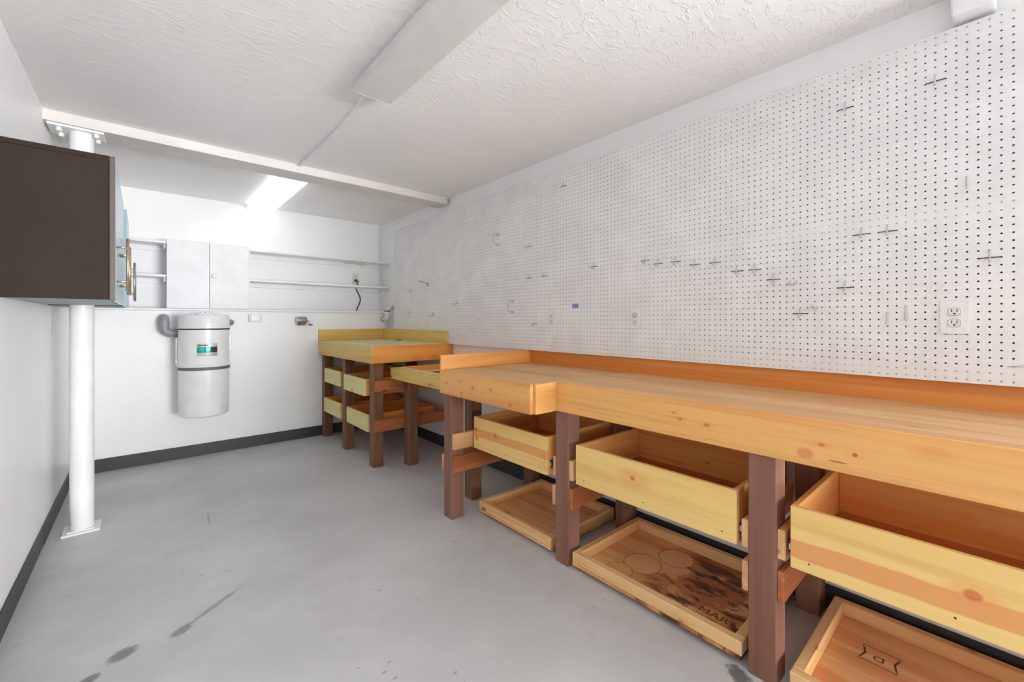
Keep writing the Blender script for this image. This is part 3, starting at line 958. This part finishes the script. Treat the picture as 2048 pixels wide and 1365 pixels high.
# white drain pipe in the corner
dp = thing('drain_pipe', 'white plastic drain trap joining right and back walls above bench', 'pipe', (2.07, 4.53, 1.22))
pts = [(XR - 0.001, 4.535, 1.345), (2.11, 4.535, 1.345)] + arc((2.11, 4.535, 1.31), 0.035, math.pi / 2, math.pi, (1, 0, 0), (0, 0, 1), 6)[1:] + [(2.075, 4.535, 1.262)]
pts += [Vector((2.075, 4.535 + 0.035 * (1 - math.cos(a)), 1.255 - 0.035 * math.sin(a))) for a in (0.3, 0.7, 1.1, 1.5)] + [(2.077, 4.62, 1.219), (2.078, YL - 0.001, 1.218)]
dpp = tube('pipe', pts, 0.026, 'pvc_white', dp, 18)
lathe('slip_nut', (2.075, 4.535, 1.262), [(0.031, 0.0), (0.032, 0.004), (0.032, 0.036), (0.029, 0.040)], 'pvc_white', dp, 24)
lathe('black_ring', (2.075, 4.535, 1.303), [(0.030, 0.0), (0.0325, 0.002), (0.0325, 0.010), (0.030, 0.012)], 'rubber', dp, 24)
lathe('wall_flange', (XR - 0.008, 4.535, 1.345), [(0.040, 0.0075), (0.040, 0.003), (0.028, 0.0)], 'pvc_white', dp, 24, axis='x')
lathe('slip_nut', (2.078, YL - 0.045, 1.2185), [(0.031, 0.0), (0.031, 0.02)], 'pvc_white', dp, 24, axis='y')
lathe('black_ring', (2.078, YL - 0.049, 1.2185), [(0.0295, 0.0), (0.0295, 0.004)], 'rubber', dp, 24, axis='y')


# ------------------------------------------------------------------ dark wall cabinets on the left wall
def wall_cab(y0, y1, xf, doors, label, hmat, near):
    zb, zt = 1.289, 1.889
    c = thing('wall_cabinet', label, 'cabinet', (XL, (y0 + y1) / 2, zb), 'wall cabinets on left wall')
    sp = box('side_panel', XL + 0.001, xf - 0.020, y0, y0 + 0.018, zb, zt, 'black', c, 0.0015)
    if near:
        box('top_edge', XL + 0.001, xf - 0.012, y0 - 0.004, y0 + 0.002, zt - 0.018, zt + 0.002, 'black', sp, 0.001)
    box('side_panel', XL + 0.001, xf - 0.020, y1 - 0.018, y1, zb, zt, 'black', c, 0.0015)
    box('bottom_panel', XL + 0.001, xf - 0.020, y0 + 0.0185, y1 - 0.0185, zb, zb + 0.018, 'blue_under', c, 0.001)
    box('top_panel', XL + 0.001, xf - 0.020, y0 + 0.0185, y1 - 0.0185, zt - 0.018, zt, 'black', c, 0.001)
    box('back_panel', XL + 0.001, XL + 0.006, y0 + 0.0185, y1 - 0.0185, zb + 0.0185, zt - 0.0185, 'blue_under', c, 0)
    if near:
        box('edge_band', xf - 0.0195, xf - 0.001, y0 - 0.006, y0 + 0.004, zb - 0.004, zt + 0.002, 'brown_edge', c, 0.004, 3)
    for (a, b, hy) in doors:
        d_ = box('door', xf - 0.0185, xf, a, b, zb + 0.002, zt - 0.002, 'blue', c, 0.002)
        h_ = tube('handle', [(xf + 0.036, hy, 1.33), (xf + 0.036, hy, 1.565)], 0.006, hmat, d_, 12)
        for hz in (1.373, 1.524):
            tube('handle_post', [(xf - 0.001, hy, hz), (xf + 0.036, hy, hz)], 0.0045, hmat, d_, 8)
    return c


wall_cab(2.45, 3.388, -0.090, ((2.455, 2.572, 2.545), (2.576, 2.862, 2.835), (2.866, 3.385, 2.90)),
         'dark brown sided wall cabinet with pale blue doors, nearest the viewer', 'brass', True)
wall_cab(3.522, 4.03, -0.080, ((3.524, 3.650, 3.57), (3.654, 4.028, 3.76)), 'second pale blue wall cabinet beyond the white post', 'steel', False)


# ------------------------------------------------------------------ drawers
def drawer(parent, xf, x1, y0, y1, z0, z1, m, slides=True, label=None):
    """pull-out box: mesh of the bottom panel, boards as sub-parts; front faces -X"""
    front, side, inner, bottom = m
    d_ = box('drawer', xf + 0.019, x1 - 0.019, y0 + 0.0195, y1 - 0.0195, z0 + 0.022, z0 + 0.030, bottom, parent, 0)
    if label:
        d_['label'] = label
    box('front_board', xf, xf + 0.0185, y0, y1, z0, z1, front, d_, 0.002)
    box('side_board', xf + 0.019, x1, y0, y0 + 0.019, z0, z1, side, d_, 0.002)
    box('side_board', xf + 0.019, x1, y1 - 0.019, y1, z0, z1, side, d_, 0.002)
    box('back_board', x1 - 0.019, x1, y0 + 0.0195, y1 - 0.0195, z0, z1, inner, d_, 0.002)
    if slides:
        zm = z0 + (z1 - z0) * 0.28
        for ya, yb in ((y0 - 0.0125, y0 - 0.0005), (y1 + 0.0005, y1 + 0.0125)):
            s_ = box('slide', xf + 0.024, x1 - 0.06, ya, yb, zm - 0.019, zm + 0.019, 'dark', d_, 0.001)
            box('slide_track', xf + 0.020, xf + 0.026, ya + 0.002, yb - 0.002, zm - 0.010, zm + 0.010, 'slide', s_, 0.001)
    n = max(2, int((y1 - y0) / 0.25))
    for i in range(n + 1):
        yy = y0 + 0.05 + (y1 - y0 - 0.1) * i / n
        lathe('screw', (xf - 0.0003, yy, z0 + 0.03), [(0.003, 0.0), (0.003, 0.002)], 'rail_screw', d_, 8, axis='x')
    return d_


M['rail_screw'] = plain('brown_screw', (92, 70, 50), 0.5, 0.3)
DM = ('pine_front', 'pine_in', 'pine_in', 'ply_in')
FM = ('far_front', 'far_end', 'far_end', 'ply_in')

def figured(o, knots=(), stripe=None):
    """give one board its own knots (y, z, ry, rz, colour, halo) and an optional heartwood stripe (z, half width)"""
    m = o.data.materials[0].copy()
    m.name = 'figured_' + m.name
    k = NT.__new__(NT)
    k.m, k.t = m, m.node_tree
    k.b = k.t.nodes['Principled BSDF']
    c = k.b.inputs['Base Color'].links[0].from_socket
    co = k.n('ShaderNodeTexCoord').outputs['Object']
    if stripe:
        sep = k.n('ShaderNodeSeparateXYZ')
        k.l(co, sep.inputs[0])
        wob = k.noise(k.coords(scale=(1, 2.2, 1), loc=(0, 3.1, 0), src=co), 1.0, 2)
        d = k.math('ADD', k.math('SUBTRACT', sep.outputs[2], stripe[0]), k.math('MULTIPLY', k.math('SUBTRACT', wob, 0.5), 0.05))
        d = k.math('ABSOLUTE', d)
        c = k.mix(k.math('MULTIPLY', k.math('SUBTRACT', 1.0, k.ramp(d, stripe[1] - 0.003, stripe[1] + 0.004)), 0.85), c, lin((226, 152, 92)))
    for (y, z, ry, rz, col, halo) in knots:
        for f_, dens, cc in ((halo, 0.4, (226, 150, 88)), (1.0, 0.72, col)):
            if f_ <= 0:
                continue
            g = k.n('ShaderNodeTexGradient', gradient_type='SPHERICAL')
            k.l(k.coords(scale=(0.2, ry * f_ * (1.8 if f_ > 1 else 1), rz * f_), loc=(0, y, z), typ='TEXTURE', src=co), g.inputs[0])
            c = k.mix(k.math('MULTIPLY', k.ramp(g.outputs[1], 0.0, 0.6 if f_ > 1 else 0.5), dens), c, lin(cc))
    k.l(c, k.b.inputs['Base Color'])
    o.data.materials[0] = m


def board_of(d_, nm='front_board'):
    return [c for c in bpy.data.objects if c.parent == d_ and c.name.startswith(nm)][0]


# ------------------------------------------------------------------ near workbench (L-shaped top)
ZT, ZA = 0.898, 0.755
X1, X2 = 1.376, 1.538
YE, YS, YN = 2.262, 1.451, -0.46
XB = 2.135
nb = thing('workbench', 'long pine workbench with stained legs under near pegboard', 'workbench', (1.85, 0.9, 0))
box('end_top', X1 + 0.020, XB, YS + 0.001, YE - 0.020, ZT - 0.019, ZT, 'pine_top', nb, 0.0015)
box('long_top', X2 + 0.020, XB, YN, YS - 0.001, ZT - 0.019, ZT, 'pine_top', nb, 0.0015)
ap = box('apron_board', X1, X1 + 0.0195, YS - 0.0, YE, ZA, ZT, 'pine', nb, 0.002)
figured(ap, [(0.19, 0.02, 0.010, 0.009, (196, 104, 60), 1.6), (0.06, 0.0, 0.013, 0.013, (200, 108, 62), 1.6), (-0.10, 0.01, 0.009, 0.010, (180, 90, 50), 1.8), (0.17, -0.045, 0.012, 0.022, (206, 122, 72), 0), (0.33, 0.0, 0.010, 0.010, (200, 112, 66), 1.6), (-0.26, -0.045, 0.016, 0.014, (198, 106, 62), 0)])
box('apron_board', X1 + 0.020, X2 - 0.0005, YS - 0.0, YS + 0.019 - 0.019 + 0.0185, ZA, ZT - 0.0195, 'pine', nb, 0.002)
box('apron_return', X1 + 0.020, X2 + 0.0195, YS - 0.0185, YS - 0.0005, ZA, ZT, 'pine', nb, 0.002)
ap = box('apron_board', X2, X2 + 0.0195, YN, YS - 0.019, ZA, ZT, 'pine', nb, 0.002)
figured(ap, [(-0.093, -0.035, 0.030, 0.022, (214, 124, 74), 0), (-0.135, 0.0, 0.012, 0.008, (190, 92, 52), 2), (-0.215, -0.012, 0.008, 0.007, (120, 58, 36), 2.4),
             (-0.175, -0.042, 0.030, 0.004, (150, 70, 40), 0), (0.31, 0.0, 0.012, 0.008, (196, 100, 58), 2), (0.335, 0.02, 0.008, 0.006, (190, 92, 52), 2), (0.21, -0.005, 0.014, 0.009, (198, 104, 60), 2)])
box('end_board', X1 + 0.020, XB + 0.018, YE - 0.0195, YE, ZA, ZT - 0.0005, 'pine', nb, 0.002)
box('end_backsplash', X1, XB - 0.0005, YE - 0.0195, YE, ZT + 0.0, ZT + 0.090, 'pine', nb, 0.002)
box('backsplash_board', XB, XB + 0.0185, 2.014, YE, ZT - 0.02, ZT + 0.0895, 'pine_back', nb, 0.0015)
box('backsplash_board', XB, XB + 0.0185, YN, 2.012, ZT - 0.02, ZT + 0.0895, 'pine_back', nb, 0.0015)
LEGS = ((1.396, 2.1585), (1.556, 1.3725), (1.556, 0.476), (1.556, -0.42))
LW = 0.086
for i, (lx, ly) in enumerate(LEGS):
    zt = ZA + 0.0 if True else 0
    box('leg', lx, lx + LW, ly, ly + LW, 0, ZT - 0.0195, 'leg', nb, 0.003)
    box('rear_leg', 2.060, 2.060 + LW, ly, ly + LW, 0, ZT - 0.0195, 'leg', nb, 0.003)
    rz0, rz1 = 0.283, 0.383
    box('rail', lx + 0.004, 2.146, ly - 0.0195, ly - 0.0005, rz0, rz1, 'rail', nb, 0.002)
    box('rail', lx - 0.004, 2.146, ly + LW + 0.0005, ly + LW + 0.0195, rz0 - 0.006, rz1 - 0.006, 'rail_tan', nb, 0.002)
    # pine cleats that carry the drawer slides
    if i > 0:
        box('slide_cleat', lx + 0.006, 2.05, ly + LW + 0.0005, ly + LW + 0.024, 0.418, 0.515, 'cleat', nb, 0.003)
    box('slide_cleat', lx + 0.002, 2.05, ly - 0.024, ly - 0.0005, 0.424, 0.520, 'cleat', nb, 0.003)
box('wall_ledger', 2.12, 2.1468, YN + 0.13, 0.4545, 0.44, 0.53, 'rail', nb, 0.002)
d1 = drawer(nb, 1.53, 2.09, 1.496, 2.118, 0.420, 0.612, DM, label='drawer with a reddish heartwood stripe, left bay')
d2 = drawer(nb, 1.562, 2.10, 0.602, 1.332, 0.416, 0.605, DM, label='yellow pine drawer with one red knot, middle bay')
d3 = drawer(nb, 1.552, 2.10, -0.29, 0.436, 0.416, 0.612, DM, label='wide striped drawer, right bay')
figured(board_of(d1), [(0.29, 0.02, 0.016, 0.014, (176, 84, 46), 1.6), (0.10, 0.02, 0.014, 0.016, (190, 96, 54), 1.8), (0.28, -0.03, 0.018, 0.022, (206, 120, 66), 0)], (0.005, 0.024))
figured(board_of(d2), [(0.052, 0.022, 0.015, 0.013, (196, 84, 40), 4.0)])
figured(board_of(d3), [(-0.03, 0.004, 0.022, 0.018, (206, 90, 48), 1.8)], (-0.028, 0.028))


# ------------------------------------------------------------------ floor trays
def tray(x0, x1, y0, y1, label, bottom='tray_ply'):
    t = thing('floor_tray', label, 'tray', ((x0 + x1) / 2, (y0 + y1) / 2, 0), 'low trays under the workbench')
    z0, z1 = 0.022, 0.085
    bp = box('bottom_panel', x0 + 0.001, x1 - 0.001, y0 + 0.001, y1 - 0.001, z0, z0 + 0.012, bottom, t, 0)
    zb = z0 + 0.0125
    box('rim_board', x0, x0 + 0.034, y0, y1, zb, z1, 'tray', t, 0.003)
    box('rim_board', x1 - 0.034, x1, y0, y1, zb, z1, 'tray', t, 0.003)
    box('rim_board', x0 + 0.0345, x1 - 0.0345, y0, y0 + 0.034, zb, z1, 'tray', t, 0.003)
    box('rim_board', x0 + 0.0345, x1 - 0.0345, y1 - 0.034, y1, zb, z1, 'tray', t, 0.003)
    for xa in (x0 + 0.05, x1 - 0.10):
        for ya in (y0 + 0.06, y1 - 0.10):
            box('glide', xa, xa + 0.05, ya, ya + 0.04, 0.0, z0 - 0.0003, 'rubber', t, 0.002)
    return t, bp


tray(1.572, 2.118, 1.505, 2.12, 'low pine tray on floor at left, clean plywood bottom')
t2, bp2 = tray(1.560, 2.120, 0.585, 1.352, 'low pine tray on floor with dark oil stains and can rings', 'stained')
t3, bp3 = tray(1.550, 2.120, -0.29, 0.438, 'low pine tray on floor at right with stamped letter')


def print_text(txt, x, y, z, size, rot, parent, wx=1.0):
    c = bpy.data.curves.new('print', 'FONT')
    c.body = txt
    c.size = size
    c.align_x, c.align_y = 'LEFT', 'BOTTOM'
    o = bpy.data.objects.new('tmp', c)
    COL.objects.link(o)
    dg = bpy.context.evaluated_depsgraph_get()
    me = bpy.data.meshes.new_from_object(o.evaluated_get(dg))
    bpy.data.objects.remove(o)
    me.transform(Matrix.Rotation(rot, 4, 'Z') @ Matrix.Diagonal((wx, 1, 1, 1)))
    me.materials.clear()
    me.materials.append(M['ink'])
    me.name = 'stamp_print'
    link(bpy.data.objects.new('stamp_print', me), (x, y, z), parent)


zp = 0.0346
x, y = on_z(1391, 1221, zp)
print_text('MAR', x, y, zp, 0.052, R(-90), bp2, 1.12)
x, y = on_z(1412, 1253, zp)
print_text('4', x - 0.002, y, zp, 0.042, R(-90), bp2, 1.15)
for (a, b, c_, d_) in ((1398, 1203, 1458, 1231), (1391, 1214.5, 1412, 1226), (1413, 1235.5, 1434, 1247)):
    p0, p1 = on_z(a, b, zp), on_z(c_, d_, zp)
    xm = (p0[0] + p1[0]) / 2
    box('stamp_line', xm - 0.0012, xm + 0.0012, p1[1], p0[1], zp - 0.0004, zp, 'ink', bp2, 0)
# grade stamp: frame with a letter, flags at both ends
sx0, sx1, sy0, sy1 = 1.868, 1.960, 0.218, 0.322
for a in ((sx1 - 0.003, sx1, sy0, sy1), (sx0, sx0 + 0.0025, sy0, sy1)):
    box('stamp_line', a[0], a[1], a[2], a[3], zp - 0.0004, zp, 'ink', bp3, 0)
for (ya, yb, yc) in ((sy0, sy0 + 0.010, sy0 + 0.016), (sy1, sy1 - 0.010, sy1 - 0.016)):
    bm = bmesh.new()
    xm = (sx0 + sx1) / 2
    v = [bm.verts.new((p[0] - xm, p[1] - ya, 0)) for p in ((sx0 + 0.003, ya), (xm, yb), (sx1 - 0.003, ya), (sx1 - 0.02, yc - (yc - ya) * 0.4), (xm, yc), (sx0 + 0.02, yc - (yc - ya) * 0.4))]
    bm.faces.new(v)
    link(bpy.data.objects.new('stamp_flag', mesh_from_bm('stamp_flag', bm, M['ink'])), (xm, ya, zp), bp3)
print_text('D', (sx0 + sx1) / 2 + 0.014, (sy0 + sy1) / 2 - 0.015, zp, 0.04, R(90), bp3, 1.1)

# ------------------------------------------------------------------ far corner workbench
ZF, ZFA = 0.992, 0.852
XF, YFE = 1.376, 3.302
fb = thing('corner_workbench', 'pine workbench with backsplash in the far corner, four drawers below', 'workbench', (1.75, 3.98, 0))
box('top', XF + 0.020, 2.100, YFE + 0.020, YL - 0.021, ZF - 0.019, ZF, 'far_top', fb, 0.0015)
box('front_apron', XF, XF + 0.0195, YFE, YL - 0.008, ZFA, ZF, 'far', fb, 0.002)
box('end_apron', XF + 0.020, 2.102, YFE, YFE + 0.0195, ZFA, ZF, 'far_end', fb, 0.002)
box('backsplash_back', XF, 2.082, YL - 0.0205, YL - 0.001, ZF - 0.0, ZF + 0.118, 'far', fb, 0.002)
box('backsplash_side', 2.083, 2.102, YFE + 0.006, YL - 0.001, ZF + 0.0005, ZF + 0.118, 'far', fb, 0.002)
bh = on_z(797.5, 681, ZF)
lathe('cable_hole', (bh[0], bh[1], ZF + 0.0002), [(0.036, 0.0), (0.036, 0.003), (0.030, 0.004)], 'rubber', fb, 20)
FL = ((1.410, 4.575), (1.410, 3.975), (1.410, 3.335))
for i, (lx, ly) in enumerate(FL):
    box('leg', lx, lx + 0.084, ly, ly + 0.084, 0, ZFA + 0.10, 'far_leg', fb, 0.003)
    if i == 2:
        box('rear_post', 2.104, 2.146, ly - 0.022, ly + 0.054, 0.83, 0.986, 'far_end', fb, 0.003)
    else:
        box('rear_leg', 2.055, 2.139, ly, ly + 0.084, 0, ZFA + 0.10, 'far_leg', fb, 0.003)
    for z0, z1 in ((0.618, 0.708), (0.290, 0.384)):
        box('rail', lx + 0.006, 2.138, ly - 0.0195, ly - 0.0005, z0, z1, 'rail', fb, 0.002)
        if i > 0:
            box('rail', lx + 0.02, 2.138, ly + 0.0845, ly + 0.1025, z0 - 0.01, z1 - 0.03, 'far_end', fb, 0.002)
lab4 = iter(('upper drawer next to back wall', 'lower drawer next to back wall', 'upper drawer pulled out, front bay', 'lower drawer, front bay'))
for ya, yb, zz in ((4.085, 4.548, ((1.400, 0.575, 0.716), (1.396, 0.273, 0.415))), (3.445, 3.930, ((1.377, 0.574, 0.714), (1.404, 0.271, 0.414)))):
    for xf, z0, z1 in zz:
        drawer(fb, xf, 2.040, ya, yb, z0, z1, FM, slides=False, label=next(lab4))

# ------------------------------------------------------------------ low saw stand between the benches
ZS = 0.813
st = thing('machine_stand', 'low open wooden frame stand bridging the two workbenches', 'stand', (1.9, 2.8, 0))
YA, YB2 = 2.268, 3.310
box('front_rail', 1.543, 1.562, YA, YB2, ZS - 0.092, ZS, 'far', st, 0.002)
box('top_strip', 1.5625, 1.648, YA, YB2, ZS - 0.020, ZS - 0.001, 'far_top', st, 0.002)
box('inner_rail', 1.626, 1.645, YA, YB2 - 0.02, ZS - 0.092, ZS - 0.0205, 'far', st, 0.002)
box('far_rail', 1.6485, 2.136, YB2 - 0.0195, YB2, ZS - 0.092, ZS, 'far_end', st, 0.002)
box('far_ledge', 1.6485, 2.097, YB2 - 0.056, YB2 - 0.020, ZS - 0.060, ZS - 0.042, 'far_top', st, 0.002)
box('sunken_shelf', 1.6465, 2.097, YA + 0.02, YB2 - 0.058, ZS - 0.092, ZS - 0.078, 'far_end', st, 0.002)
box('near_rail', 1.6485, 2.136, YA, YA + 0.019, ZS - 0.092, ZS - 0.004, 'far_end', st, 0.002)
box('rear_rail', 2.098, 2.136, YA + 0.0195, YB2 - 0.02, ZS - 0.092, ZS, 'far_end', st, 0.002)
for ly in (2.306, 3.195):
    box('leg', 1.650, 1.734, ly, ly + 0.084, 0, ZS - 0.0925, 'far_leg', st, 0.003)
